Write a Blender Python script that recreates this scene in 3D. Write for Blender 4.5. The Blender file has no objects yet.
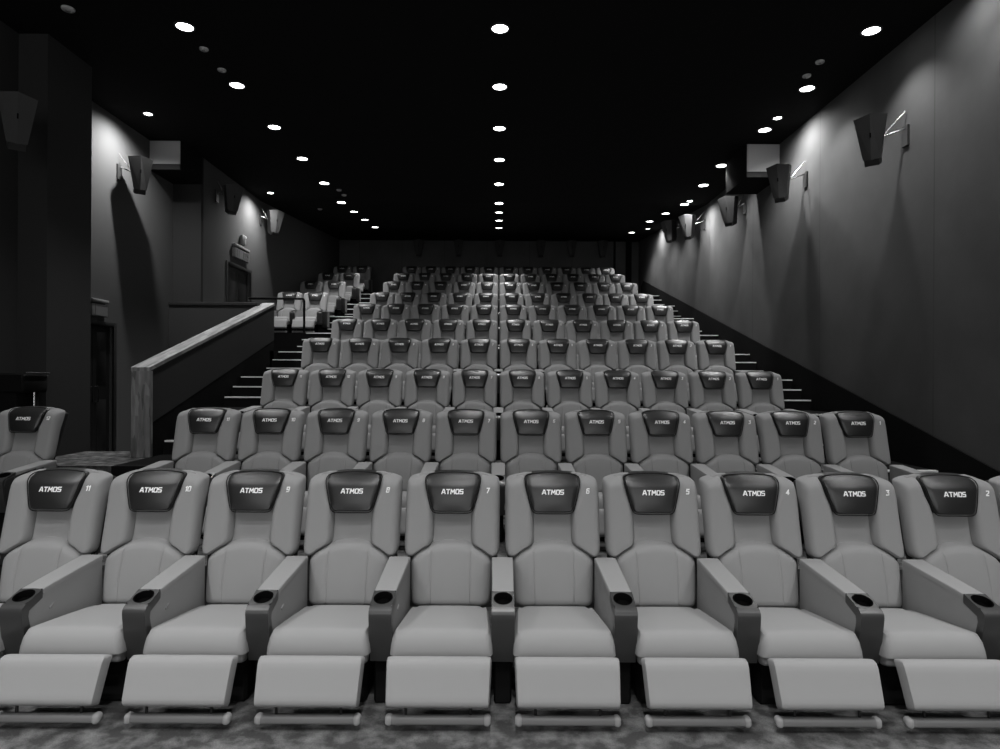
import bpy, math, random
from mathutils import Vector, Matrix
from mathutils.bvhtree import BVHTree
random.seed(7)
sc = bpy.context.scene
COL = sc.collection
PI = math.pi

# ------------------------------------------------------------------ materials
def mat(name, col, rough=0.8, metal=0.0, spec=0.5, bump=None, mottled=None, emit=None, seams=None, planks=False, coat=0.0, sheen=0.0):
    m = bpy.data.materials.new(name); m.use_nodes = True
    nt = m.node_tree; b = nt.nodes['Principled BSDF']
    c = (col, col, col, 1) if not isinstance(col, tuple) else (*col, 1)
    b.inputs['Base Color'].default_value = c
    b.inputs['Roughness'].default_value = rough
    b.inputs['Metallic'].default_value = metal
    b.inputs['Specular IOR Level'].default_value = spec
    b.inputs['Coat Weight'].default_value = coat
    b.inputs['Sheen Weight'].default_value = sheen
    if emit:
        b.inputs['Emission Color'].default_value = (1, 1, 1, 1)
        b.inputs['Emission Strength'].default_value = emit
    tc = nt.nodes.new('ShaderNodeTexCoord')
    def noise(scale, detail=3, vec=None, rough_=0.55):
        n = nt.nodes.new('ShaderNodeTexNoise'); n.inputs['Scale'].default_value = scale
        n.inputs['Detail'].default_value = detail; n.inputs['Roughness'].default_value = rough_
        nt.links.new(vec or tc.outputs['Object'], n.inputs['Vector']); return n
    def ramp(a, b2, ca, cb, src):
        r = nt.nodes.new('ShaderNodeValToRGB')
        r.color_ramp.elements[0].position = a; r.color_ramp.elements[0].color = (ca, ca, ca, 1)
        r.color_ramp.elements[1].position = b2; r.color_ramp.elements[1].color = (cb, cb, cb, 1)
        nt.links.new(src, r.inputs[0]); return r
    if bump:
        n = noise(bump[0]); bp = nt.nodes.new('ShaderNodeBump')
        bp.inputs['Strength'].default_value = bump[1]; bp.inputs['Distance'].default_value = 0.01
        nt.links.new(n.outputs['Fac'], bp.inputs['Height']); nt.links.new(bp.outputs['Normal'], b.inputs['Normal'])
    if mottled:
        sc_, lo, hi = mottled
        n = noise(sc_, 5); r = ramp(0.42, 0.68, lo, hi, n.outputs['Fac'])
        n2 = noise(160, 2); r2 = ramp(0.3, 0.7, 0.7, 1.2, n2.outputs['Fac'])
        mx = nt.nodes.new('ShaderNodeMixRGB'); mx.blend_type = 'MULTIPLY'; mx.inputs[0].default_value = 1
        nt.links.new(r.outputs[0], mx.inputs[1]); nt.links.new(r2.outputs[0], mx.inputs[2])
        nt.links.new(mx.outputs[0], b.inputs['Base Color'])
    if seams:
        # upright joints between the stretched cloth panels of a wall
        axis, start, pitch = seams
        sx = nt.nodes.new('ShaderNodeSeparateXYZ'); nt.links.new(tc.outputs['Object'], sx.inputs[0])
        def mth(op, a, v):
            q = nt.nodes.new('ShaderNodeMath'); q.operation = op
            nt.links.new(a, q.inputs[0]); q.inputs[1].default_value = v; return q.outputs[0]
        v = mth('MODULO', mth('SUBTRACT', sx.outputs[axis], start - 40 * pitch), pitch)
        d = mth('LESS_THAN', v, 0.022)
        n = noise(1.1, 4); r = ramp(0.3, 0.7, col * 0.86, col * 1.12, n.outputs['Fac'])
        mx = nt.nodes.new('ShaderNodeMixRGB'); nt.links.new(d, mx.inputs[0])
        nt.links.new(r.outputs[0], mx.inputs[1]); mx.inputs[2].default_value = (col * .75,) * 3 + (1,)
        nt.links.new(mx.outputs[0], b.inputs['Base Color'])
    if planks:
        mp = nt.nodes.new('ShaderNodeMapping'); nt.links.new(tc.outputs['Object'], mp.inputs[0])
        mp.inputs['Scale'].default_value = planks
        br = nt.nodes.new('ShaderNodeTexVoronoi'); br.feature = 'F1'; br.inputs['Scale'].default_value = 1.0
        nt.links.new(mp.outputs[0], br.inputs['Vector'])
        n = noise(1.0, 6, mp.outputs[0]); 
        r = ramp(0.0, 1.0, col * 0.55, col * 1.5, br.outputs['Color'])
        r2 = ramp(0.3, 0.7, 0.7, 1.3, n.outputs['Fac'])
        mx = nt.nodes.new('ShaderNodeMixRGB'); mx.blend_type = 'MULTIPLY'; mx.inputs[0].default_value = 1
        nt.links.new(r.outputs[0], mx.inputs[1]); nt.links.new(r2.outputs[0], mx.inputs[2])
        nt.links.new(mx.outputs[0], b.inputs['Base Color'])
    return m

M = dict(
    fabric=mat('seat_fabric', 0.27, 0.85, spec=0.15, bump=(350, 0.10), sheen=0.0),
    leather=mat('black_leather', 0.016, 0.36, spec=0.6, bump=(220, 0.12)),
    piping=mat('black_piping', 0.008, 0.6, spec=0.2),
    shell=mat('seat_shell', 0.02, 0.55, spec=0.3),
    black=mat('black_base', 0.006, 0.8, spec=0.1),
    console=mat('console_plastic', 0.035, 0.34, spec=0.6),
    cup=mat('cup_black', 0.002, 0.9, spec=0.03),
    print_=mat('white_print', 0.95, 0.6, spec=0.2),
    bar=mat('bar_vinyl', 0.16, 0.5, spec=0.3, bump=(80, 0.1)),
    carpet=mat('mottled_carpet', 0.1, 0.95, spec=0.05, mottled=(8, 0.055, 0.18), bump=(300, 0.3)),
    stair=mat('dark_carpet', 0.010, 0.95, spec=0.05, bump=(200, 0.2)),
    wall=mat('wall_cloth', 0.09, 0.9, spec=0.1, seams=('Y', 7.74, 2.76), bump=(90, 0.08)),
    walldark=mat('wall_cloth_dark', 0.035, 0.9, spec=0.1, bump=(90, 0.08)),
    wallplain=mat('wall_cloth_plain', 0.09, 0.9, spec=0.1, bump=(90, 0.08)),
    wallback=mat('wall_cloth_back', 0.10, 0.9, spec=0.1, seams=('X', 4.35, 1.6), bump=(90, 0.08)),
    ceil=mat('black_ceiling', 0.010, 0.95, spec=0.05, bump=(30, 0.1)),
    ducts=mat('duct_lit_end', 0.38, 0.8, spec=0.1, bump=(6, 0.05)),  # pale tone holds the lamplight on the duct ends
    strip=mat('nosing_metal', 0.85, 0.5),
    wood=mat('wood_post', 0.16, 0.6, spec=0.3, planks=(22, 22, 3.5)),
    woodcap=mat('wood_cap', 0.22, 0.5, spec=0.3, planks=(22, 3.5, 3.5)),
    panel=mat('ramp_panel', 0.04, 0.8, spec=0.1, bump=(60, 0.1)),
    metal=mat('chrome', 0.7, 0.25, metal=1.0),
    blackmetal=mat('black_metal', 0.01, 0.4, spec=0.5),
    speaker=mat('speaker_cloth', 0.05, 0.75, spec=0.2, bump=(400, 0.15)),
    speakerbox=mat('speaker_box', 0.03, 0.55, spec=0.3),
    lens=mat('lamp_lens', 0.8, 0.5, emit=14.0),
    trimring=mat('lamp_trim', 0.03, 0.5),
    detector=mat('detector_white', 0.45, 0.5, emit=None),
    sign=mat('sign_box', 0.24, 0.5),
    signface=mat('sign_face', 0.17, 0.4),
    signmark=mat('sign_mark', 0.05, 0.4),
    door=mat('door_dark', 0.006, 0.5, bump=(40, 0.1)),
    screen=mat('screen_white', 0.8, 0.9, emit=2.2),
)

# ------------------------------------------------------------------ builders
def make(name, verts, faces, m, parent=None, smooth=True, angle=38):
    me = bpy.data.meshes.new(name); me.from_pydata([tuple(v) for v in verts], [], faces)
    me.materials.append(m)
    import bmesh
    bm = bmesh.new(); bm.from_mesh(me); bmesh.ops.recalc_face_normals(bm, faces=bm.faces); bm.to_mesh(me); bm.free()
    if smooth:
        me.polygons.foreach_set('use_smooth', [True] * len(me.polygons))
        me.set_sharp_from_angle(angle=math.radians(angle))
    o = bpy.data.objects.new(name, me); COL.objects.link(o)
    if parent: o.parent = parent
    return o
class MB:
    def __init__(s): s.v = []; s.f = []
    def add(s, v, f):
        n = len(s.v); s.v += [tuple(p) for p in v]; s.f += [tuple(i + n for i in q) for q in f]
    def box(s, x0, x1, y0, y1, z0, z1, bev=0.0):
        if bev:
            # chamfered box: octagonal prism sections
            b = bev; prof = [(y0+b, z0), (y1-b, z0), (y1, z0+b), (y1, z1-b), (y1-b, z1), (y0+b, z1), (y0, z1-b), (y0, z0+b)]
            cy, cz = (y0+y1)/2, (z0+z1)/2
            def ins(p): return (p[0] + (b if p[0] < cy else -b) * (1 if abs(p[0]-cy) > (y1-y0)/2 - b*1.01 else 0), p[1] + (b if p[1] < cz else -b) * (1 if abs(p[1]-cz) > (z1-z0)/2 - b*1.01 else 0))
            st = [(x0, True), (x0+b, False), (x1-b, False), (x1, True)]
            V = []
            for x, i in st: V += [(x, *(ins(p) if i else p)) for p in prof]
            F = [tuple(range(8)), tuple(range(31, 23, -1))]
            for k in range(3):
                for j in range(8): F.append((k*8+j, k*8+(j+1) % 8, (k+1)*8+(j+1) % 8, (k+1)*8+j))
            s.add(V, F); return s
        V = [(x, y, z) for x in (x0, x1) for y in (y0, y1) for z in (z0, z1)]
        s.add(V, [(0, 1, 3, 2), (4, 6, 7, 5), (0, 4, 5, 1), (2, 3, 7, 6), (0, 2, 6, 4), (1, 5, 7, 3)]); return s
    def prism(s, poly, x0, x1, axis='x', inset=0.0):
        """poly of (a,b) extruded along axis; inset shrinks both ends for a soft edge"""
        n = len(poly); V = []
        ca = sum(p[0] for p in poly)/n; cb = sum(p[1] for p in poly)/n
        def P(x, a, b): return {'x': (x, a, b), 'y': (a, x, b), 'z': (a, b, x)}[axis]
        st = [(x0, 0), (x1, 0)] if not inset else [(x0, 1), (x0+inset*.3, .45), (x0+inset, 0), (x1-inset, 0), (x1-inset*.3, .45), (x1, 1)]
        rings = []
        for x, k in st:
            r = offset_poly(poly, inset*k) if k else poly
            rings.append([P(x, a, b) for a, b in r])
        for r in rings: V += r
        F = [tuple(range(n)), tuple(range(len(V)-1, len(V)-n-1, -1))]
        for k in range(len(rings)-1):
            for j in range(n): F.append((k*n+j, k*n+(j+1) % n, (k+1)*n+(j+1) % n, (k+1)*n+j))
        s.add(V, F); return s
    def tube(s, pts, r, seg=10):
        pts = [Vector(p) for p in pts]; V = []; up = Vector((0.123, 0.05, 1)).normalized()
        for i, p in enumerate(pts):
            d = (pts[min(i+1, len(pts)-1)] - pts[max(i-1, 0)]).normalized()
            a = d.cross(up)
            if a.length < .05: a = d.cross(Vector((1, 0, 0)))
            a.normalize(); b = d.cross(a)
            V += [p + r*(math.cos(t)*a + math.sin(t)*b) for t in [2*PI*k/seg for k in range(seg)]]
        F = [tuple(range(seg)), tuple(range(len(V)-1, len(V)-seg-1, -1))]
        for k in range(len(pts)-1):
            for j in range(seg): F.append((k*seg+j, k*seg+(j+1) % seg, (k+1)*seg+(j+1) % seg, (k+1)*seg+j))
        s.add(V, F); return s
    def lathe(s, prof, c=(0, 0, 0), seg=24):
        V = []
        for r, z in prof: V += [(c[0]+r*math.cos(2*PI*k/seg), c[1]+r*math.sin(2*PI*k/seg), c[2]+z) for k in range(seg)]
        F = []
        for k in range(len(prof)-1):
            for j in range(seg): F.append((k*seg+j, k*seg+(j+1) % seg, (k+1)*seg+(j+1) % seg, (k+1)*seg+j))
        F.append(tuple(range(seg))); F.append(tuple(range(len(V)-1, len(V)-seg-1, -1)))
        s.add(V, F); return s
    def build(s, name, m, parent=None, **k): return make(name, s.v, s.f, m, parent, **k)
def area2(p): return sum(p[i][0]*p[(i+1) % len(p)][1]-p[(i+1) % len(p)][0]*p[i][1] for i in range(len(p)))
def offset_poly(p, d):
    sgn = 1 if area2(p) > 0 else -1; n = len(p); out = []
    for i in range(n):
        a = Vector(p[i-1]); b = Vector(p[i]); c = Vector(p[(i+1) % n])
        e1 = (b-a).normalized(); e2 = (c-b).normalized()
        n1 = Vector((-e1.y, e1.x))*sgn; n2 = Vector((-e2.y, e2.x))*sgn
        nn = (n1+n2); nn = nn.normalized() if nn.length > 1e-6 else n1
        k = d/max(.5, nn.dot(n1)); out.append(tuple(b+nn*k))
    return out
def round_poly(pts, seg=5):
    """pts: (a,b,r) corners rounded with radius r"""
    out = []; n = len(pts)
    for i in range(n):
        a = Vector(pts[i-1][:2]); b = Vector(pts[i][:2]); c = Vector(pts[(i+1) % n][:2]); r = pts[i][2]
        if r <= 0: out.append(tuple(b)); continue
        d1 = (a-b).normalized(); d2 = (c-b).normalized(); ang = d1.angle(d2)
        t = min(r/math.tan(ang/2), (a-b).length*.49, (c-b).length*.49)
        p0 = b+d1*t; p1 = b+d2*t
        for k in range(seg+1):
            u = k/seg; out.append(tuple((1-u)**2*p0+2*u*(1-u)*b+u*u*p1))
    return out
def F_(d, r): 
    t = min(max(d/r, 0), 1); return math.sqrt(max(0, 1-(1-t)**2))
def samples(n, extra=()):
    s = [-math.cos(PI*i/n) for i in range(n+1)]
    for e in extra: s += [e-.035, e-.012, e, e+.012, e+.035]
    return sorted(set(round(x, 5) for x in s))
def patch(shape, frame, T, r, back, nu=18, nv=18, n=8, ux=(), vx=(), groove=None, bulge=0.0):
    """padded cushion: shape(u,v)->(a,b), frame(a,b,h)->xyz; h rises from its border with radius r"""
    U = samples(nu, ux); V_ = samples(nv, vx)
    ra = r if isinstance(r, tuple) else (r, r)
    def sq(u, v):
        rho = max(abs(u), abs(v))
        if rho < 1e-6: return 0.0, 0.0
        a, b = abs(u)/rho, abs(v)/rho
        k = 1/((a**n+b**n)**(1/n)); k = 1+(k-1)*rho**3
        return u*k, v*k
    def P(u, v): return shape(*sq(u, v))
    verts = []; idx = {}
    for j, v in enumerate(V_):
        for i, u in enumerate(U):
            a, b = P(u, v)
            def D(q): return math.hypot(a-q[0], b-q[1])
            du = min(D(P(-1, v)), D(P(1, v))); dv = min(D(P(u, -1)), D(P(u, 1)))
            d0 = D(P(u, -1)); d1 = D(P(u, 1))
            h = T*F_(du, ra[0])*F_(d0, ra[1])*F_(d1, ra[-1]) + bulge*(1-u*u)*(1-v*v)
            if groove: h -= groove(a, b, u, v)*min(1, du/.02)*min(1, dv/.02)
            idx[i, j] = len(verts); verts.append(frame(a, b, h))
    nI, nJ = len(U), len(V_)
    faces = [(idx[i, j], idx[i+1, j], idx[i+1, j+1], idx[i, j+1]) for j in range(nJ-1) for i in range(nI-1)]
    loop = [(i, 0) for i in range(nI)] + [(nI-1, j) for j in range(1, nJ)] + [(i, nJ-1) for i in range(nI-2, -1, -1)] + [(0, j) for j in range(nJ-2, 0, -1)]
    bi = []
    for (i, j) in loop:
        a, b = P(U[i], V_[j]); bk = back(a, b) if callable(back) else back
        bi.append(len(verts)); verts.append(frame(a, b, -bk))
    L = len(loop)
    for k in range(L): faces.append((idx[loop[k]], idx[loop[(k+1) % L]], bi[(k+1) % L], bi[k]))
    faces.append(tuple(bi))
    return verts, faces
def empty(name, loc, rz=0.0):
    o = bpy.data.objects.new(name, None); COL.objects.link(o); o.location = loc; o.rotation_euler = (0, 0, rz)
    o.empty_display_size = 0.1; return o
def tag(o, label, cat, group=None):
    o['label'] = label; o['category'] = cat
    if group: o['group'] = group
    return o
def struct(o): o['kind'] = 'structure'; return o
def dup(o, parent=None):
    c = o.copy(); COL.objects.link(c)
    if parent: c.parent = parent
    for ch in o.children: dup(ch, c)
    return c

# ------------------------------------------------------------------ lettering (stroked squarish capitals and numerals)
G = {
 'A': (4.4, [[(0, 0), (1.7, 6), (2.7, 6), (4.4, 0)], [(0.8, 1.7), (3.6, 1.7)]]),
 'T': (4.0, [[(0, 6), (4, 6)], [(2, 6), (2, 0)]]),
 'M': (4.8, [[(0, 0), (.5, 6), (2.4, 2.2), (4.3, 6), (4.8, 0)]]),
 'O': (3.8, [[(0, .6), (0, 5.4), (.6, 6), (3.2, 6), (3.8, 5.4), (3.8, .6), (3.2, 0), (.6, 0), (0, .6)]]),
 'S': (3.6, [[(3.6, 6), (.5, 6), (0, 5.5), (0, 3.6), (.5, 3.1), (3.1, 3.1), (3.6, 2.6), (3.6, .5), (3.1, 0), (0, 0)]]),
 'E': (3.2, [[(3.2, 6), (0, 6), (0, 0), (3.2, 0)], [(0, 3), (2.8, 3)]]),
 'X': (3.6, [[(0, 0), (3.6, 6)], [(0, 6), (3.6, 0)]]),
 'I': (0.2, [[(0, 0), (0, 6)]]),
 '0': (3.4, [[(0, .6), (0, 5.4), (.6, 6), (2.8, 6), (3.4, 5.4), (3.4, .6), (2.8, 0), (.6, 0), (0, .6)]]),
 '1': (1.6, [[(0, 5), (1.3, 6), (1.3, 0)]]),
 '2': (3.2, [[(0, 6), (2.8, 6), (3.2, 5.6), (3.2, 3.6), (0, .8), (0, 0), (3.2, 0)]]),
 '3': (3.2, [[(0, 6), (3.2, 6), (1.6, 3.5), (2.8, 3.4), (3.2, 2.9), (3.2, .5), (2.7, 0), (0, 0)]]),
 '4': (3.6, [[(2.6, 0), (2.6, 6), (0, 1.8), (3.6, 1.8)]]),
 '5': (3.2, [[(3.2, 6), (0, 6), (0, 3.5), (2.8, 3.5), (3.2, 3), (3.2, .5), (2.7, 0), (0, 0)]]),
 '6': (3.2, [[(3, 6), (.6, 6), (0, 5.3), (0, .5), (.5, 0), (2.7, 0), (3.2, .5), (3.2, 2.8), (2.7, 3.4), (0, 3.4)]]),
 '7': (3.2, [[(0, 6), (3.2, 6), (1.2, 0)]]),
 '8': (3.2, [[(.5, 3.2), (0, 3.8), (0, 5.5), (.5, 6), (2.7, 6), (3.2, 5.5), (3.2, 3.8), (2.7, 3.2), (.5, 3.2), (0, 2.6), (0, .5), (.5, 0), (2.7, 0), (3.2, .5), (3.2, 2.6), (2.7, 3.2)]]),
 '9': (3.2, [[(.2, 0), (2.6, 0), (3.2, .7), (3.2, 5.5), (2.7, 6), (.5, 6), (0, 5.5), (0, 3.2), (.5, 2.6), (3.2, 2.6)]]),
}
def lettering(text, h, w=1.15, gap=1.5, shear=0.12, sx=1.0):
    """flat strokes as quads in (x,z), centred; returns list of quads of 2D points"""
    x = 0; quads = []
    for ch in text:
        wd, lines = G[ch]
        for ln in lines:
            for a, b in zip(ln, ln[1:]):
                a = Vector((a[0]+x, a[1])); b = Vector((b[0]+x, b[1])); d = (b-a); L = d.length; d.normalize()
                nn = Vector((-d.y, d.x))*w/2; a2 = a-d*w*.42; b2 = b+d*w*.42
                st = max(1, int(L/2))
                for k in range(st):
                    p = a2.lerp(b2, k/st); q = a2.lerp(b2, (k+1)/st); quads.append([p-nn, q-nn, q+nn, p+nn])
        x += wd+gap
    W = x-gap; s = h/6
    return [[((p.x-W/2+(p.y-3)*shear)*s*sx, (p.y-3)*s) for p in q] for q in quads]
def conform(name, quads, cx, cz, bvh, m, parent, off=0.0015):
    V = []; F = []
    for q in quads:
        base = len(V)
        for (x, z) in q:
            hit = bvh.ray_cast(Vector((cx+x, -2, cz+z)), Vector((0, 1, 0)))
            y = (hit[0].y if hit[0] else 0.3)-off; V.append((cx+x, y, cz+z))
        F.append((base, base+1, base+2, base+3))
    return make(name, V, F, m, parent, smooth=False)

# ------------------------------------------------------------------ the recliner
def yc(z): return 0.35+(z-0.35)*0.26
def mesh_bvh(o): return BVHTree.FromPolygons([v.co for v in o.data.vertices], [tuple(p.vertices) for p in o.data.polygons])
def fr_back(a, b, h): return (a, yc(b)-h*0.985, b-h*0.10)

def lerp_table(t, tab):
    for (t0, v0), (t1, v1) in zip(tab, tab[1:]):
        if t <= t1: 
            k = (t-t0)/(t1-t0); k = max(0, min(1, k)); return v0+(v1-v0)*k
    return tab[-1][1]
INNER = [(0, .126), (.2, .124), (.45, .126), (.6, .134), (.78, .162), (1, .186)]
def arch(x): return .758-.108*(abs(x)/.27)**2.2
def bolster_shape(sgn):
    def f(u, v):
        t = (v+1)/2; s = (u+1)/2 if sgn > 0 else (1-u)/2
        xi = lerp_table(t, INNER); xo = lerp_table(t, [(0, .316), (.1, .321), (.8, .323), (1, .318)])
        x = xi+(xo-xi)*s
        zb = max(.655+.4*max(0, x-.30), arch(x)-.006); zt = 1.176-.034*s**2
        return sgn*x, zb+(zt-zb)*t
    return f

def make_recliner():
    root = empty('recliner', (0, 0, 0))
    # backrest: centre channel cloth, with the dark shell behind it
    v, f = patch(lambda u, v: (u*.27, .36+(v+1)/2*.83), fr_back, .012, .03, 0.03, 8, 10, n=10)
    back = make('backrest', v, f, M['fabric'], root)
    sh = MB(); prof = round_poly([(-.30, .36, .03), (.30, .36, .03), (.306, .66, .05), (.305, 1.142, .045), (.18, 1.165, .03), (-.18, 1.165, .03), (-.305, 1.142, .045), (-.306, .66, .05)])
    rings = []
    for dy, ins in ((.014, .008), (.035, 0), (.10, .004), (.16, .02), (.19, .06)):
        q = offset_poly(prof, ins) if ins else prof
        rings.append([(x, yc(z)+dy*(1 if dy < .05 else (.45+.55*max(0, min(1, (z-.7)/.35)))), z) for x, z in q])
    n = len(prof); V = sum(rings, []); Fc = [tuple(range(n)), tuple(range(len(V)-1, len(V)-n-1, -1))]
    for k in range(4):
        for j in range(n): Fc.append((k*n+j, k*n+(j+1) % n, (k+1)*n+(j+1) % n, (k+1)*n+j))
    sh.add(V, Fc); sh.build('back_shell', M['shell'], root)
    bol = {}
    for sgn in (-1, 1):
        v, f = patch(bolster_shape(sgn), fr_back, .088, (.046, .035, .05), lambda a, b: .012+max(0, min(1, (b-.95)/.2))*.05, 14, 26, n=14)
        bol[sgn] = make('bolster', v, f, M['fabric'], root)
    # lumbar cushion with an arched top and two upright seams
    def lum(u, v):
        x = .272*u; zt = arch(x); zb = .352; x2 = x*(1-.06*((1-v)/2)**2)
        return x2, zb+(zt-zb)*(v+1)/2
    def lg(a, b, u, v): return .006*math.exp(-((abs(a)-.132)/.004)**2)
    v, f = patch(lum, fr_back, .100, (.07, .05, .035), .02, 18, 18, n=26, ux=(-.485, .485), groove=lg, bulge=.022)
    make('lumbar_cushion', v, f, M['fabric'], root)
    # headrest pad, black leather with piping
    def hs(u, v):
        t = (v+1)/2; w = .134+(.196-.134)*t**.85
        z = .944+(1.196-.944)*t-.012*(u*u)*t; return w*u, z
    v, f = patch(hs, fr_back, .096, (.016, .02, .075), .05, 18, 22, n=10, bulge=.022)
    hr = make('headrest', v, f, M['leather'], root)
    per = []
    K = [(-1+2*i/14, 1) for i in range(15)] + [(1, 1-2*i/14) for i in range(1, 15)] + [(1-2*i/14, -1) for i in range(1, 15)] + [(-1, -1+2*i/14) for i in range(1, 15)]
    for (u, vv) in K:
        a, b = abs(u), abs(vv); k = 1/((a**10+b**10)**(1/10)); x, z = hs(u*k, vv*k)
        per.append(fr_back(x*1.004, z, .086 if z < 1.12 else .086-.075*min(1, (z-1.12)/.08)**2))
    pp = MB(); pp.tube(per, .0035, 6); pp.build('piping', M['piping'], hr)
    conform('headrest_lettering', lettering('ATMOS', .027, w=1.45, gap=1.6, sx=1.17, shear=.05), 0, 1.080, mesh_bvh(hr), M['print_'], hr)
    # seat cushion
    def ss(u, v):
        t = (v+1)/2; y = -.408+t*.67; w = .288-.030*t; return w*u, y
    def sf(a, b, h):
        t = (b+.408)/.67; zb = .328-.078*t; return (a, b, zb+h)
    def sg(a, b, u, v):
        g = 0
        for s in (-1, 1):
            # short crease running forward from each rear corner
            d = abs(a-s*(.195+.25*(b-.14))); g += .014*math.exp(-(d/.014)**2)*max(0, min(1, (b-.10)/.08))
        return g
    v, f = patch(ss, sf, .128, (.035, .085, .05), .0, 22, 26, n=14, groove=sg, bulge=.016)
    make('seat_cushion', v, f, M['fabric'], root)
    vb = MB(); vb.prism(round_poly([(-.392, .334, .012), (-.385, .275, .03), (-.31, .255, .02), (-.25, .334, .01)]), -.268, .268, inset=.012)
    vb.build('seat_valance', M['fabric'], root)
    # footrest, upright board tilted forward at the foot
    top = Vector((-.514, .367)); bot = Vector((-.606, .148)); ax = (bot-top); L = ax.length; ax.normalize(); nrm = Vector((-abs(ax.y), -ax.x)); nrm = Vector((ax.y, -ax.x)) if Vector((ax.y, -ax.x)).x < 0 else Vector((-ax.y, ax.x))
    def fs(u, v): return (.274-.005*v)*u, L*(v+1)/2
    def ff(a, b, h):
        p = top+ax*b+nrm*(h-.012); 
        roll = max(0, 1-b/.05); return (a, p.x+.02*roll*roll, p.y)
    v, f = patch(fs, ff, .028, (.014, .022, .03), .04, 14, 12, n=26)
    ft = make('footrest', v, f, M['fabric'], root)
    for s in (-1, 1):
        b = MB(); b.tube([(s*.17, -.46, .25), (s*.17, -.54, .13), (s*.17, -.545, .06)], .008, 8); b.build('bracket', M['blackmetal'], ft)
    fb = MB(); fb.prism(round_poly([(-.577, .039, .016), (-.528, .039, .016), (-.524, .082, .018), (-.571, .084, .020)]), -.268, .268, inset=.016)
    br = fb.build('foot_bar', M['bar'], root)
    for s in (-1, 1):
        e = MB(); q = round_poly([(-.581, .035, .018), (-.525, .035, .018), (-.520, .085, .02), (-.575, .088, .022)])
        x0, x1 = (s*.235, s*.276) if s > 0 else (s*.276, s*.235); e.prism(q, x0, x1, inset=.014); e.build('end_cap', M['fabric'], br)
    # base under the seat
    b = MB(); b.box(-.245, .245, -.27, .42, 0, .30, .015); b.build('base', M['black'], root)
    return root, bol
def arm_shift(p, dx): return [(x+dx, y, z) for x, y, z in p]
def make_arm(root, s, outer=False):
    cx = s*.34
    # side body in seat cloth, widening to the rear, flush with the pad
    AW = lambda y: .062+.008*max(0, min(1, (y+.2)/.58))
    ZT = lambda y: .617+(.664-.617)*max(0, min(1, (y+.205)/.585))**.9
    V = []; F = []
    prof = [(-.262, .262), (-.325, .50), (-.322, .535), (-.21, .572), (-.205, .585), (-.1, ZT(-.1)-.028), (.1, ZT(.1)-.028), (.25, ZT(.25)-.028), (.34, ZT(.34)-.03), (.34, .24)]
    n = len(prof)
    for sx in (-1, 1): V += [(cx+sx*AW(a), a, b) for a, b in prof]
    F = [tuple(range(n)), tuple(range(2*n-1, n-1, -1))]+[(j, (j+1) % n, n+(j+1) % n, n+j) for j in range(n)]
    arm = make('armrest', V, F, M['fabric'], root, smooth=False)
    V = []; F = []; st = 14
    sec = [(-1, -.030), (-1, -.008), (-.975, -.003), (-.93, 0), (-.5, .002), (0, .003), (.5, .002), (.93, 0), (.975, -.003), (1, -.008), (1, -.030)]
    ring = len(sec)
    for i in range(st+1):
        t = i/st; y = -.203+.545*t
        for a, b in sec: V.append((cx+(AW(y)+.0015)*a, y, ZT(y)+b))
    for i in range(st):
        for j in range(ring): F.append((i*ring+j, i*ring+(j+1) % ring, (i+1)*ring+(j+1) % ring, (i+1)*ring+j))
    F += [tuple(range(ring)), tuple(range(len(V)-1, len(V)-ring-1, -1))]
    make('armrest_pad', V, F, M['fabric'], arm, angle=30)
    # console: curved strip over the arm's nose; top plate with a round hole
    hw = .0635; y0, z0, y1, z1 = -.206, .619, -.334, .578     # top plate rear / front
    slope = (z1-z0)/(y1-y0)
    prof = [(y1, z1), (-.352, .570), (-.366, .556), (-.370, .538), (-.366, .50), (-.350, .40), (-.318, .262), (-.262, .262), (-.318, .50), (-.312, .53), (-.206, .568), (y0, z0)]
    V = [(cx-hw, a, b) for a, b in prof]+[(cx+hw, a, b) for a, b in prof]; n = len(prof)
    F = [tuple(range(n)), tuple(range(2*n-1, n-1, -1))]+[(j, j+1, n+j+1, n+j) for j in range(n-1)]
    N = 32; cyy = (y0+y1)/2+.002; R = .050; o0 = len(V)
    for k in range(N):
        a = 2*PI*(k+.5)/N; c, s_ = math.cos(a), math.sin(a)
        q = min(hw/abs(c) if abs(c) > 1e-6 else 9, (abs(y1-y0)/2)/abs(s_) if abs(s_) > 1e-6 else 9)
        px, py = c*q, (y0+y1)/2+s_*q; V.append((cx+px, py, z0+slope*(py-y0)))
    for rr, dz in ((R, 0), (R-.002, -.004), (R-.003, -.036)):
        for k in range(N):
            a = 2*PI*(k+.5)/N; py = cyy+rr*math.sin(a); V.append((cx+rr*math.cos(a), py, z0+slope*(py-y0)+dz))
    for L in range(3):
        for k in range(N): F.append((o0+L*N+k, o0+L*N+(k+1) % N, o0+(L+1)*N+(k+1) % N, o0+(L+1)*N+k))
    make('console', V, F, M['console'], arm, angle=50)
    bt = MB(); bt.prism(round_poly([(-.155, .495, .009), (-.118, .512, .009), (-.112, .495, .009), (-.149, .478, .009)]), cx+.060, cx+.0665, inset=.002)
    bt.build('recline_button', M['fabric'], arm)
    # black cup insert
    V = []; F = []
    for rr, dz in ((R+.004, .0015), (R-.001, .0025), (R-.005, -.002), (R-.006, -.034)):
        for k in range(N):
            a = 2*PI*k/N; py = cyy+rr*math.sin(a); V.append((cx+rr*math.cos(a), py, z0+slope*(py-y0)+dz))
    for L in range(3):
        for k in range(N): F.append((L*N+k, L*N+(k+1) % N, (L+1)*N+(k+1) % N, (L+1)*N+k))
    F.append(tuple(3*N+k for k in range(N)))
    make('cup_holder', V, F, M['cup'], arm)
    b = MB(); b.box(cx-.05, cx+.05, -.27, .36, 0, .26, .01); b.build('pedestal', M['black'], arm)
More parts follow.
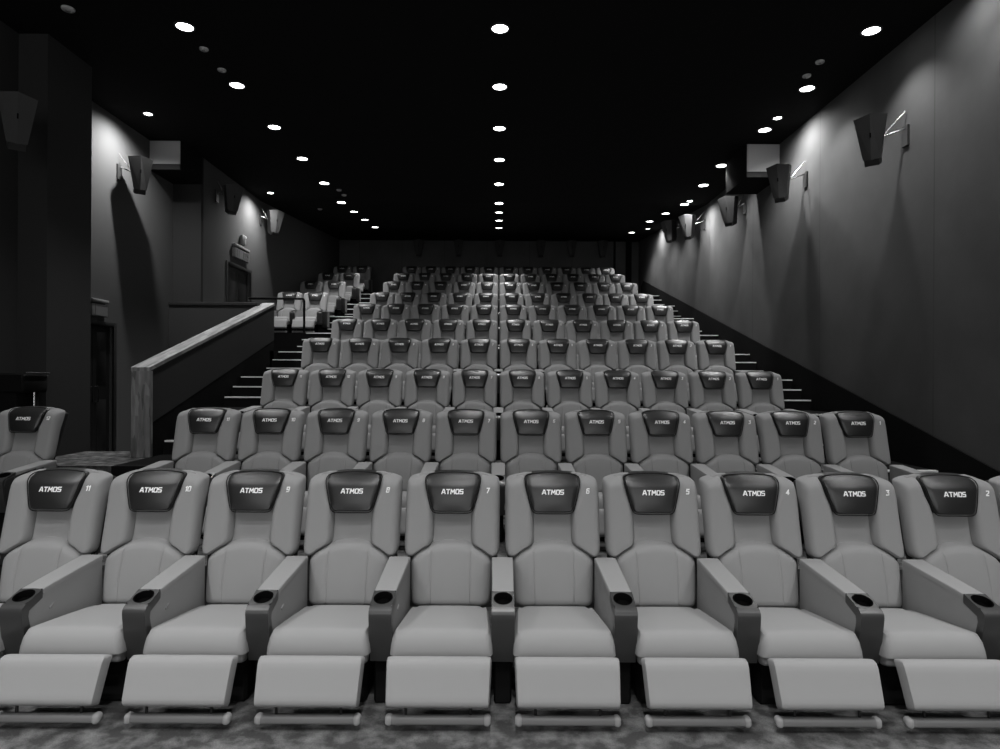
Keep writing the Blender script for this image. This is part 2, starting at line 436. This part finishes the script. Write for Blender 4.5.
    if outer:
        p = MB(); e = cx+s*.053; x0, x1 = sorted((e, e+s*.014))
        q = round_poly([(.37, .60, .05), (.36, .20, .03), (-.30, .20, .06), (-.352, .50, .04), (-.33, .57, .03), (-.19, .59, .01), (.30, .655, .04)])
        p.prism(q, x0, x1, inset=.004); p.build('side_panel', M['shell'], arm)
    return arm

proto, bol = make_recliner()
right_bvh = mesh_bvh(bol[1])
make_arm(proto, 1)
num_mesh = {}
for n_ in range(1, 14):
    o = conform('seat_number', lettering(str(n_), .029, w=1.6, gap=1.8, shear=.15), .240, 1.084, right_bvh, M['print_'], None)
    num_mesh[n_] = o.data; bpy.data.objects.remove(o)
# arm variants, hidden away as data only: built on a temporary root
tmp = empty('spare', (0, 0, 0))
arm_left_outer = make_arm(tmp, -1, True)
arm_right_outer = make_arm(tmp, 1, True)

HEAD = [4.35, 6.67, 9.12, 10.98, 12.90, 14.83, 16.75, 18.66, 20.53, 22.40]
FL = [0, .32, .775, 1.34, 1.85, 2.375, 2.90, 3.475, 4.025, 4.57]
EDGE = [None]+[h-1.5 for h in HEAD[1:]]
ROWW = ['front', 'second', 'third', 'fourth', 'fifth', 'sixth', 'seventh', 'eighth', 'ninth', 'last']
ORD = {1: 'first', 2: 'second', 3: 'third', 4: 'fourth', 5: 'fifth', 6: 'sixth', 7: 'seventh', 8: 'eighth', 9: 'ninth', 10: 'tenth', 11: 'eleventh'}
first = True
def place(row, num, X, label, group, left=False, right_outer=False):
    global first
    if first: r = proto; first = False
    else: r = dup(proto)
    for ch in list(r.children):
        if ch.name.startswith('seat_number'): bpy.data.objects.remove(ch)
    # swap the shared right arm for the row-end one
    if right_outer:
        for ch in list(r.children):
            if ch.name.startswith('armrest'):
                for g in list(ch.children): bpy.data.objects.remove(g)
                bpy.data.objects.remove(ch)
        dup(arm_right_outer, r)
    if left: dup(arm_left_outer, r)
    o = bpy.data.objects.new('seat_number', num_mesh[num]); COL.objects.link(o); o.parent = r
    if num >= 10 or row == 0: pass
    r.location = (X, HEAD[row]-.45, FL[row])
    tag(r, label, 'recliner', group)
    return r
# the last copy source must keep its plain arm, so seat 7 of the front row is the prototype itself
order = [(r, n) for r in range(10) for n in [7, 6, 8, 9, 10, 11, 5, 4, 3, 2, 1]]
for (r, n_) in order:
    x0 = .036 if r == 0 else .008
    X = x0+(6.5-n_)*.68
    if r <= 4: lab = f'grey recliner numbered {n_} with black headrest in the {ROWW[r]} row of the centre block'
    else: lab = f'grey recliner, {ORD[n_]} from the right aisle in the {ROWW[r]} row of the centre block'
    place(r, n_, X, lab, 'recliners of the centre block', left=(n_ == 11), right_outer=(n_ == 1))
place(1, 12, -4.93, 'grey recliner alone at the left edge, beyond the left aisle, in the second row', 'recliners left of the aisle', right_outer=True)
for r in (6, 7, 8, 9):
    place(r, 12, -4.80, f'grey recliner beside the left aisle in the left block, {["lowest", "second lowest", "third lowest", "topmost"][r-6]} of its rows', 'recliners left of the aisle', right_outer=True)
    place(r, 13, -5.48, f'grey recliner against the left wall in the left block, {["lowest", "second lowest", "third lowest", "topmost"][r-6]} of its rows', 'recliners left of the aisle', left=True)
for o in (arm_left_outer, arm_right_outer):
    for g in list(o.children): bpy.data.objects.remove(g)
    bpy.data.objects.remove(o)
bpy.data.objects.remove(tmp)

# ------------------------------------------------------------------ room
XR = 5.27; XW0 = -6.24; XP = -5.86; XW2 = -6.57; XW3 = -6.0; YB = 24.1; H0 = 6.28; YF = -6.6
def HC(y): return H0+max(0, y-16.2)*.093
def stepped(name, x0, x1, prof, m, YB=YB):
    # prof: list of (y_start, z); solid stepped slab
    pts = [(prof[0][0], -.3)]
    for i, (y, z) in enumerate(prof):
        pts.append((y, z)); y2 = prof[i+1][0] if i+1 < len(prof) else YB
        pts.append((y2, z))
    pts.append((YB, -.3))
    V = [(x0, a, b) for a, b in pts]+[(x1, a, b) for a, b in pts]; n = len(pts)
    F = [(j, (j+1) % n, n+(j+1) % n, n+j) for j in range(n)]
    # triangulated ends by columns
    me = MB(); me.add(V, F)
    me.add([(x0, a, b) for a, b in pts], [tuple(range(n))]); me.add([(x1, a, b) for a, b in pts], [tuple(range(n))])
    return struct(me.build(name, m, smooth=False))
base = [(EDGE[k], FL[k]) for k in range(1, 10)]
struct(MB().box(XW2-.3, XR, YF, EDGE[1], -.3, 0).build('floor', M['carpet'], smooth=False))
stepped('floor_terrace', -3.44, 4.14, base, M['carpet'])
def aisle_prof():
    p = []; nos = []
    for k in range(1, 10):
        lo, hi = FL[k-1], FL[k]; n = 2 if k == 1 else 3
        for i in range(1, n+1):
            y = EDGE[k]-(n-i)*.34; z = lo+(hi-lo)*i/n
            if y < EDGE[1]: y = EDGE[1]-.0 if n == 1 else y
            p.append((y, z)); nos.append((y, z, k))
    return p, nos
ap, nos = aisle_prof()
stepped('floor_aisle_right', 4.14, XR, ap, M['stair'])
stepped('floor_aisle_left', -4.60, -3.44, ap, M['stair'])
stepped('floor_corridor', XW2-.3, -4.60, [(EDGE[1], FL[1]), (EDGE[2], FL[2]), (9.1, .42)], M['carpet'], 12.9)
stepped('floor_landing', XW2-.3, -4.60, [(12.9, FL[5]), (EDGE[6], FL[6]), (EDGE[7], FL[7]), (EDGE[8], FL[8]), (EDGE[9], FL[9])], M['stair'])
tn = 1
for (y, z, k) in nos:
    for (x0, x1) in ((-4.575, -3.46), (4.16, XR-.03)):
        if k == 1 or (k == 2 and x0 < 0): continue
        o = MB().box(x0, x1, y-.012, y+.045, z-.018, z+.004).build(f'trim_{tn}', M['strip'], smooth=False); struct(o); tn += 1

def wallbox(name, *a, m=None): return struct(MB().box(*a).build(name, m or M['wall'], smooth=False))
wallbox('wall_right', XR, XR+.2, YF, YB+.2, -.3, 7.4)
wallbox('wall_back', XW3-.8, XR, YB, YB+.2, 4.0, 7.4, m=M['wallback'])
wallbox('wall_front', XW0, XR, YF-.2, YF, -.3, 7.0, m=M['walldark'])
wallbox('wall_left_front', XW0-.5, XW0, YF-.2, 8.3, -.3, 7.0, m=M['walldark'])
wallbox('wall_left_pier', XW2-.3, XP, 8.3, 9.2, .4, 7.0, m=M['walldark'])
# recess wall with a door opening (door 10.30-10.95)
w = MB(); w.box(XW2-.2, XW2, 9.2, 10.0, .4, 7.0); w.box(XW2-.2, XW2, 10.92, 12.9, .4, 7.0); w.box(XW2-.2, XW2, 10.0, 10.92, 2.68, 7.0)
struct(w.build('wall_left_recess', M['wallplain'], smooth=False))
struct(MB().box(XW3-.9, XW3-.002, 12.9, 13.0, .4, 7.4).build('wall_left_return', M['walldark'], smooth=False))  # darker cloth whose tone also holds the duct's shadow
w = MB(); w.box(XW3-.9, XW3, 13.0, 14.15, .4, 7.4); w.box(XW3-.2, XW3, 15.45, YB, .4, 7.4); w.box(XW3-.2, XW3, 14.15, 15.45, 4.34, 7.4)
struct(w.build('wall_left_rear', M['wallplain'], smooth=False))
# lower landing guard wall across the recess
w = MB(); w.box(XW2, -4.80, 12.76, 12.89, .42, 3.26); struct(w.build('wall_landing', M['panel'], smooth=False))
struct(MB().box(XW2, -4.80, 12.72, 12.895, 3.26, 3.33, .012).build('trim_landing_cap', M['shell'], smooth=False))
# ceiling
cb = MB(); xs0, xs1 = XW2-.6, XR+.2
pts = [(YF-.2, H0), (16.2, H0), (YB+.2, HC(YB+.2)), (YB+.2, HC(YB+.2)+.15), (YF-.2, H0+.15)]
cb.prism(pts, xs0, xs1); struct(cb.build('ceiling', M['ceil'], smooth=False))
# black skirting that climbs the right wall with the stairs
sk = MB(); top = lambda y: .90+.2725*(y-6.69)
sk.prism([(YF, .0), (YF, .12), (3.0, .12), (4.4, top(4.4)), (23.2, top(23.2)), (23.55, top(23.2)-.16), (23.55, 4.0), (10, .5), (5, 0)], XR-.03, XR)
struct(sk.build('baseboard_right', M['stair'], smooth=False))
bl = MB(); bl.prism([(15.3, 2.84), (15.3, 3.1), (YB, 5.5), (YB, 4.46)], XW3, XW3+.02); struct(bl.build('baseboard_left', M['stair'], smooth=False))
# back wall uprights
for i, (x0, x1) in enumerate(((4.78, 4.98), (4.32, 4.38))):
    struct(MB().box(x0, x1, YB-.12, YB, 4.46, 7.1).build(f'trim_upright_{i+1}', M['stair'], smooth=False))

# doors
def door(name, y0, y1, z0, z1, X, depth, leaves):
    d = empty(name, (X, (y0+y1)/2, z0)); struct(d)
    yy0, yy1 = y0-(y0+y1)/2, y1-(y0+y1)/2; h = z1-z0
    fr = MB(); fr.box(-.02, .025, yy0-.07, yy0, 0, h+.07, .006); fr.box(-.02, .025, yy1, yy1+.07, 0, h+.07, .006); fr.box(-.02, .025, yy0, yy1, h, h+.07, .006)
    fr.build('door_frame', M['shell'], d)
    for i in range(leaves):
        a = yy0+(yy1-yy0)*i/leaves+.004; b = yy0+(yy1-yy0)*(i+1)/leaves-.004
        m = MB(); m.box(-depth-.045, -depth, a, b, .005, h-.005)
        for q in range(1, 3): m.box(-depth, -depth+.008, a+.10, b-.10, h*(q-1)/2+.15, h*q/2-.1, .004)
        leaf = m.build('door_leaf', M['door'], d)
        hy = b-.07 if i == 0 else a+.07
        MB().tube([(-depth, hy, 1.0), (-depth+.05, hy, 1.0), (-depth+.05, hy, 1.25), (-depth, hy, 1.25)], .01, 8).build('door_handle', M['blackmetal'], leaf)
    return d
door('door_1', 10.0, 10.92, .42, 2.68, XW2, .06, 2)
door('door_2', 14.15, 15.45, FL[5], 4.34, XW3, .06, 2)

# ducts boxed in under the ceiling
def duct(name, x0, x1, y0, y1, z0, z1, label):
    r = empty(name, ((x0+x1)/2, (y0+y1)/2, z0)); ox, oy, oz = r.location
    b = MB(); b.box(x0-ox, x1-ox, y0+.02-oy, y1-oy, 0, z1-z0); b.build('casing', M['stair'], r, smooth=False)
    b = MB(); b.box(x0+.01-ox, x1-.01-ox, y0-oy, y0+.02-oy, .11, z1-z0-.02); b.build('front_panel', M['ducts'], r, smooth=False)  # end face coloured far paler than the casing, for the lamp shining on it
    b = MB(); b.box(x0+.01-ox, x1-.01-ox, y0+.006-oy, y0+.02-oy, .01, .11); b.build('lower_lip', M['walldark'], r, smooth=False)
    tag(r, label, 'duct box', 'boxed ducts under the ceiling')
duct('duct_box', 4.64, XR-.004, 12.0, 13.1, 5.64, H0, 'boxed duct with lit end, hanging at the top of the right wall')
duct('duct_box', XW2+.004, -5.98, 12.0, 12.9, 5.72, H0, 'boxed duct with dimly lit end, in the corner of the left recess')

# low plank-capped wall beside the left stairs
rw = empty('stair_wall', (-4.7, 8.8, .775)); ox, oy, oz = rw.location
ya, yb_ = 8.42, 13.12; zt = lambda y: 1.965+(3.36-1.965)*(y-ya)/(yb_-ya)
def rp(m, x0, x1, pts): m.prism([(a-oy, b-oz) for a, b in pts], x0-ox, x1-ox); return m
m = MB(); rp(m, -4.815, -4.595, [(ya+.06, zt(ya)-.04), (yb_, zt(yb_)-.04), (yb_, zt(yb_)-.76), (ya+.06, 1.22)]); m.build('side_panel', M['panel'], rw, smooth=False)
m = MB(); rp(m, -4.81, -4.60, [(ya+.07, 1.22), (yb_, zt(yb_)-.76), (yb_, .43), (9.1, .43), (9.1, .775), (ya+.07, .775)]); m.build('black_skirt', M['stair'], rw, smooth=False)
m = MB(); rp(m, -4.83, -4.58, [(ya, zt(ya)), (yb_, zt(yb_)), (yb_, zt(yb_)-.05), (ya, zt(ya)-.05)]); m.build('cap', M['woodcap'], rw, smooth=False)
m = MB(); m.box(-4.83-ox, -4.58-ox, ya-oy, ya+.08-oy, 0, zt(ya)-.045-oz+0, .006); m.build('end_board', M['wood'], rw, smooth=False)
tag(rw, 'sloping low wall with pale wooden cap and plank end beside the left stairs', 'low wall')

# handrail before the lowest left-block row
hr_ = empty('handrail', (-4.66, 15.36, 2.90))
arc = [(-.06+.06*math.cos(t), 0, .765+.06*math.sin(t)) for t in [PI/2*i/6 for i in range(7)]]
MB().tube([(0, 0, 0)]+[(0, 0, .4)]+arc+[(-.7, 0, .825), (-1.335, 0, .825)], .027, 12).build('rail', M['black'], hr_)
MB().lathe([(.05, 0), (.05, .01), (.024, .012)], (0, 0, 0), 16).build('foot_plate', M['blackmetal'], hr_)
MB().box(-1.34, -1.325, -.045, .045, .775, .875, .005).build('wall_plate', M['metal'], hr_)
tag(hr_, 'black tubular handrail in front of the lowest left-block recliners', 'handrail')

# dark service trolley behind the lone left recliner
t_ = empty('service_trolley', (-5.95, 7.93, .775))
MB().box(-.245, .225, -.22, .22, .86, 1.10, .02).build('draped_top', M['black'], t_)
MB().box(-.225, .13, -.20, .20, .12, .87, .015).build('cover', M['black'], t_)
MB().tube([(.225, -.2, 1.07), (.25, -.2, 1.10), (.25, .2, 1.10), (.225, .2, 1.07)], .012, 8).build('handle', M['blackmetal'], t_)
for sx in (-.18, .205):
    for sy in (0,): MB().tube([(sx, sy, 0), (sx, sy, .87)], .014, 10).build('leg', M['metal'], t_)
tag(t_, 'black covered trolley with a chrome leg by the left wall, behind the lone recliner', 'trolley')

# ------------------------------------------------------------------ speakers
def make_speaker():
    r = empty('surround_speaker', (0, 0, 0))
    # local: front faces -Y; peaked two-facet grille, tapering downwards; cabinet behind
    fr = [(-.19, .27, 0), (0, .315, -.035), (.19, .27, 0), (.10, -.25, 0), (0, -.26, -.035), (-.10, -.25, 0)]
    V = []; F = []
    front = [(x, -.13+dy, z) for x, z, dy in fr]; backp = [(x*.80, .15, z*.93) for x, z, dy in fr]
    V = front+backp; F = [(0, 1, 4, 5), (1, 2, 3, 4), tuple(range(6, 12))]+[(j, (j+1) % 6, 6+(j+1) % 6, 6+j) for j in range(6)]
    make('cabinet', V, F, M['speakerbox'], r, smooth=False)
    def sc_(p, k, dy): return (p[0]*k, p[1]+dy, (p[2]-.0)*k)
    g = [sc_(p, .985, -.012) for p in front]; gb = [sc_(p, .985, .002) for p in front]
    gr = make('grille', g+gb, [(0, 1, 4, 5), (1, 2, 3, 4), (6, 7, 10, 11), (7, 8, 9, 10)]+[(j, (j+1) % 6, 6+(j+1) % 6, 6+j) for j in range(6)], M['speaker'], r, smooth=False)
    MB().box(-.008, .008, -.184, -.176, .02, .08).build('badge', M['cup'], gr)
    # lower baffle beneath the grille
    MB().prism([(-.165, -.25), (-.12, -.33), (.10, -.30), (.14, -.235)], -.085, .085, inset=.006).build('lower_baffle', M['speakerbox'], r, smooth=False)
    return r
def make_bracket(r, d):
    # arm reaching from the cabinet's back to the wall at local distance d along +Y' (set by caller in world space)
    pass
sp0 = make_speaker()
used_sp = [False]
def speaker(loc, aim, tilt, label, wall_x=None, sgn=1, group='surround speakers'):
    if used_sp[0]: r = dup(sp0_clean)
    else: r = sp0_clean; used_sp[0] = True
    r.location = loc; r.rotation_euler = (tilt, 0, aim)
    bpy.context.view_layer.update()
    if wall_x is not None:
        Mi = (Matrix.Translation(loc) @ Matrix.Rotation(aim, 4, 'Z') @ Matrix.Rotation(tilt, 4, 'X')).inverted()
        W = lambda x, y, z: tuple(Mi @ Vector((x, y, z)))
        bx, by, bz = loc; s = 1 if wall_x > bx else -1
        hub = (bx+s*.16, by+.05, bz+.06)
        b = MB(); b.tube([W(*hub), W(wall_x-s*.02, by-.02, bz+.14)], .011, 8); b.tube([W(*hub), W(wall_x-s*.02, by-.02, bz+.36)], .008, 8)
        b.tube([W(bx+s*.05, by+.05, bz+.02), W(*hub)], .03, 10)
        br = b.build('wall_bracket', M['metal'], r)
        p = MB(); vs = [W(wall_x-s*q, by-.02+dy, bz+.04+dz) for q in (.0, .03) for dy in (-.06, .06) for dz in (-.13, .13)]
        p.add(vs, [(0, 1, 3, 2), (4, 6, 7, 5), (0, 4, 5, 1), (2, 3, 7, 6), (0, 2, 6, 4), (1, 5, 7, 3)]); p.build('wall_plate', M['speakerbox'], br, smooth=False)
    tag(r, label, 'speaker', group); return r
# keep the source free of brackets
sp0_clean = sp0
SRC = sp0
def speaker_copy():
    return dup(SRC)
_spk = []
def spk(*a, **k): _spk.append((a, k))
R_ = math.radians
tl = .27
spk((4.84, 8.30, 1.85+3.12), R_(-38), tl, 'black wall speaker nearest the camera on the right wall', wall_x=XR)
spk((4.84, 11.0, 1.85+3.39), R_(-38), tl, 'black wall speaker beneath the lit duct box on the right wall', wall_x=XR)
spk((4.94, 13.7, 1.85+3.62), R_(-42), tl, 'dark wall speaker just beyond the duct box on the right wall', wall_x=XR)
spk((4.86, 16.4, 1.85+3.92), R_(-40), tl, 'wall speaker with one brightly lit side, fourth along the right wall', wall_x=XR)
spk((4.90, 18.3, 1.85+4.24), R_(-50), tl, 'farthest wall speaker along the right wall, close under the ceiling', wall_x=XR)
spk((-5.62, 7.45, 1.85+2.96), R_(40), tl, 'dim wall speaker at the left edge, high on the dark front wall', wall_x=XW0)
spk((-6.21, 11.06, 1.85+3.47), R_(34), .18, 'wall speaker in the bright left recess beside a duct box', wall_x=XW2)
spk((-5.68, 13.6, 1.85+3.78), R_(40), tl, 'unlit wall speaker in shadow above the left exit door', wall_x=XW3)
spk((-5.66, 16.1, 1.85+3.90), R_(42), tl, 'brightly lit wall speaker on the left rear wall', wall_x=XW3)
xs = [418, 458, 499, 540, 571, 602]
nm = ['leftmost', 'second from left', 'third from left', 'fourth from left', 'second from right', 'rightmost']
for x, t in zip(xs, nm):
    spk(((x-498)*23.8/640, 23.84, 1.85+4.82), 0, 0, f'dark speaker high on the back wall, {t} of six')
copies = [SRC]+[dup(SRC) for _ in _spk[1:]]
for c, (a, k) in zip(copies, _spk):
    sp0_clean = c; used_sp[0] = False; speaker(*a, **k)

# ------------------------------------------------------------------ signs
def wall_sign(X, y, z, label, w=.34, h=.20):
    r = empty('exit_sign', (X, y, z)); 
    MB().box(0, .06, -w/2, w/2, -h/2, h/2, .006).build('sign_box', M['sign'], r)
    f = MB().box(.06, .063, -w/2+.012, w/2-.012, -h/2+.012, h/2-.012).build('sign_face', M['signface'], r)
    MB().box(0, .075, -w/2-.01, w/2+.01, h/2+.03, h/2+.085, .006).build('top_strip', M['sign'], r)
    for yy in (-w*.4, w*.4): MB().tube([(.03, yy, h/2-.01), (.03, yy, h/2+.035)], .006, 6).build('hanger', M['blackmetal'], r)
    tag(r, label, 'sign', 'signs over the left doors'); return r, f
s1, f1 = wall_sign(XW2, 10.47, 2.92, 'small grey box sign above the lower left door', .40, .19)
# upright divider on its left third, as seen on the lower box
MB().box(.062, .066, -.145, -.13, -.085, .085).build('divider', M['signmark'], f1)
s2, f2 = wall_sign(XW3, 14.83, 4.66, 'grey box sign above the upper left exit door', .84, .22)
for (ya_, yb2, za, zb) in ((.06, .09, -.07, .08), (.12, .20, .04, .065), (.145, .175, -.08, .03), (.24, .27, -.08, .08), (.29, .38, .0, .03), (.31, .345, -.08, .08), (-.38, -.36, -.09, .07), (-.30, -.28, -.09, .07), (-.2, -.18, -.09, .07)):
    MB().box(.063, .066, ya_, yb2, za, zb).build('mark', M['signmark'], f2)
e = empty('emergency_lamp', (XW3, 14.90, 4.90)); MB().box(0, .09, -.09, .09, 0, .24, .02).build('housing', M['sign'], e); MB().box(.09, .10, 0, .07, .17, .22, .004).build('lamp_cover', M['print_'], e)
tag(e, 'small grey box lamp above the upper left exit sign', 'emergency lamp')

# ------------------------------------------------------------------ ceiling lamps and detectors
def lamp(name, x, y, power, label, group, size=R_(100), blend=.85, rad=.10, tilt=(0, 0), ring=True):
    z = HC(y); r = empty(name, (x, y, z)); sl = math.atan(.093) if y > 16.25 else 0
    r.rotation_euler = (sl, 0, 0)
    seg = 28; V = []; F = []
    for rr, dz in ((rad+.028, 0), (rad+.028, -.012), (rad+.004, -.016), (rad, -.006)): V += [(rr*math.cos(2*PI*k/seg), rr*math.sin(2*PI*k/seg), dz) for k in range(seg)]
    for L in range(3):
        for k in range(seg): F.append((L*seg+k, L*seg+(k+1) % seg, (L+1)*seg+(k+1) % seg, (L+1)*seg+k))
    make('trim_ring', V, F, M['trimring'], r)
    MB().lathe([(rad, -.003), (rad, -.009)], seg=24).build('lens', M['lens'], r, smooth=False)
    if power:
        ld = bpy.data.lights.new('bulb', 'SPOT'); ld.energy = power; ld.spot_size = size; ld.spot_blend = blend; ld.shadow_soft_size = .035
        lo = bpy.data.objects.new('bulb', ld); COL.objects.link(lo); lo.parent = r; lo.location = (0, 0, -.05); lo.rotation_euler = (tilt[0], tilt[1], 0)
    tag(r, label, 'ceiling lamp', group); return r
YL = [8.1, 9.72, 11.34, 12.97, 14.6, 16.2, 17.6, 19.05, 20.6]
XLr = [4.70, 4.67, 4.70, 4.60, 4.66, 4.70, 4.59, 4.49, 4.47]
P0 = 142
for k in range(9):
    nth = ['nearest', 'second', 'third', 'fourth', 'fifth', 'sixth', 'seventh', 'eighth', 'farthest'][k]
    for col_, X in (('left', -3.99), ('middle', 0.0), ('right', XLr[k])):
        y = YL[k]+(.28 if (col_ == 'right' and k == 3) else 0)+(.9 if (col_ == 'right' and k == 8) else 0)
        lamp('downlight', X, y, P0*(1.15 if col_ == 'right' else 1.35), f'round recessed downlight, {nth} from the camera in the {col_} line of ceiling lights', 'recessed downlights', size=R_(112 if col_ == 'right' else 84))
# lamps nearer the screen, above and behind the camera
for y, pw in ((6.48, .7), (4.86, .9), (3.24, 1.2), (1.62, 2.0), (0, 3.9), (-1.62, 5.2), (-3.24, 7.0)):
    for col_, X in (('left', -3.99), ('middle', 0.0), ('right', 4.74)):
        lamp('downlight', X, y, P0*pw, f'round recessed downlight above the front seats, {col_} line, out of the frame', 'front downlights')
WASH = 240
def wash(x, y, label, power, tl_): lamp('wall_washer', x, y, power, label, 'small wall lamps', size=R_(150), blend=1.0, rad=.065, tilt=(0, tl_))
wash(-5.93, 10.8, 'small lamp on the ceiling above the left recess speaker', WASH*1.6, R_(12))
wash(-5.50, 15.4, 'small lamp on the ceiling before the lit left speaker', WASH*1.1, R_(8))
wash(4.70, 10.82, 'small twin-lens lamp on the ceiling by the right wall, before the duct box', WASH*.9, R_(-22))
wash(4.74, 15.9, 'small lamp on the ceiling beside the fourth right speaker', WASH, R_(-10))
wash(4.85, 6.9, 'small lamp on the ceiling near the camera end of the right wall', WASH*.22, R_(-8))
wash(4.80, 20.6, 'small lamp on the ceiling at the far end of the right wall', WASH*.6, R_(-25))
def det(px, py, label, ring=.07):
    zz = 4.43; hy = 378+(px-498)*.0044; y = zz*640/(hy-py)
    for _ in range(6): y = (HC(y)-1.85)*640/(hy-py)
    x = (px-498)*y/640
    r = empty('smoke_detector', (x, y, HC(y)))
    MB().lathe([(ring, 0), (ring, -.012), (ring*.9, -.022), (ring*.55, -.03)], seg=20).build('cover', M['detector'], r)
    MB().lathe([(ring*.4, -.030), (ring*.3, -.040)], seg=16).build('sensor', M['sign'], r)
    tag(r, label, 'smoke detector', 'pale discs on the ceiling')
det(66, 9, 'pale ceiling disc at the top left corner', .075)
det(202, 49, 'pale ceiling disc just behind the nearest left downlight', .06)
det(220, 70, 'pale ceiling disc in front of the second left downlight', .06)
det(818, 61, 'pale ceiling disc between the two nearest right downlights, nearer one', .06)
det(805, 75, 'pale ceiling disc just before the second right downlight', .06)
det(338, 190, 'tiny pale ceiling disc before the sixth left downlight, nearer of two', .06)
det(343, 195, 'tiny pale ceiling disc right beside the sixth left downlight, farther of two', .06)
det(319, 209, 'tiny pale ceiling disc left of the seventh left downlight', .06)

# projection screen at the front of the hall, lit
s = empty('projection_screen', (-.4, YF+.12, 1.2))
MB().box(-5.0, 5.0, 0, .03, 0, 4.3).build('screen_surface', M['screen'], s, smooth=False)
f = MB(); f.box(-5.12, -5.0, -.02, .05, -.12, 4.42); f.box(5.0, 5.12, -.02, .05, -.12, 4.42); f.box(-5.0, 5.0, -.02, .05, -.12, 0); f.box(-5.0, 5.0, -.02, .05, 4.3, 4.42)
f.build('screen_frame', M['black'], s, smooth=False)
tag(s, 'large lit projection screen on the front wall behind the camera', 'screen')

# ------------------------------------------------------------------ world, camera
w = bpy.data.worlds.new('world'); sc.world = w; w.use_nodes = True
w.node_tree.nodes['Background'].inputs[0].default_value = (1, 1, 1, 1); w.node_tree.nodes['Background'].inputs[1].default_value = 0.0
cam = bpy.data.cameras.new('camera'); co = bpy.data.objects.new('camera', cam); COL.objects.link(co)
co.location = (0, 0, 1.85); co.rotation_euler = (PI/2, math.radians(-.33), 0)
cam.sensor_width = 36; cam.lens = 640/1000*36; cam.shift_x = .002; cam.shift_y = .0035; cam.clip_end = 100
sc.camera = co
sc.view_settings.view_transform = 'Standard'; sc.view_settings.look = 'None'
sc.view_settings.exposure = 0.06; sc.view_settings.gamma = 1; sc.view_settings.use_curve_mapping = False
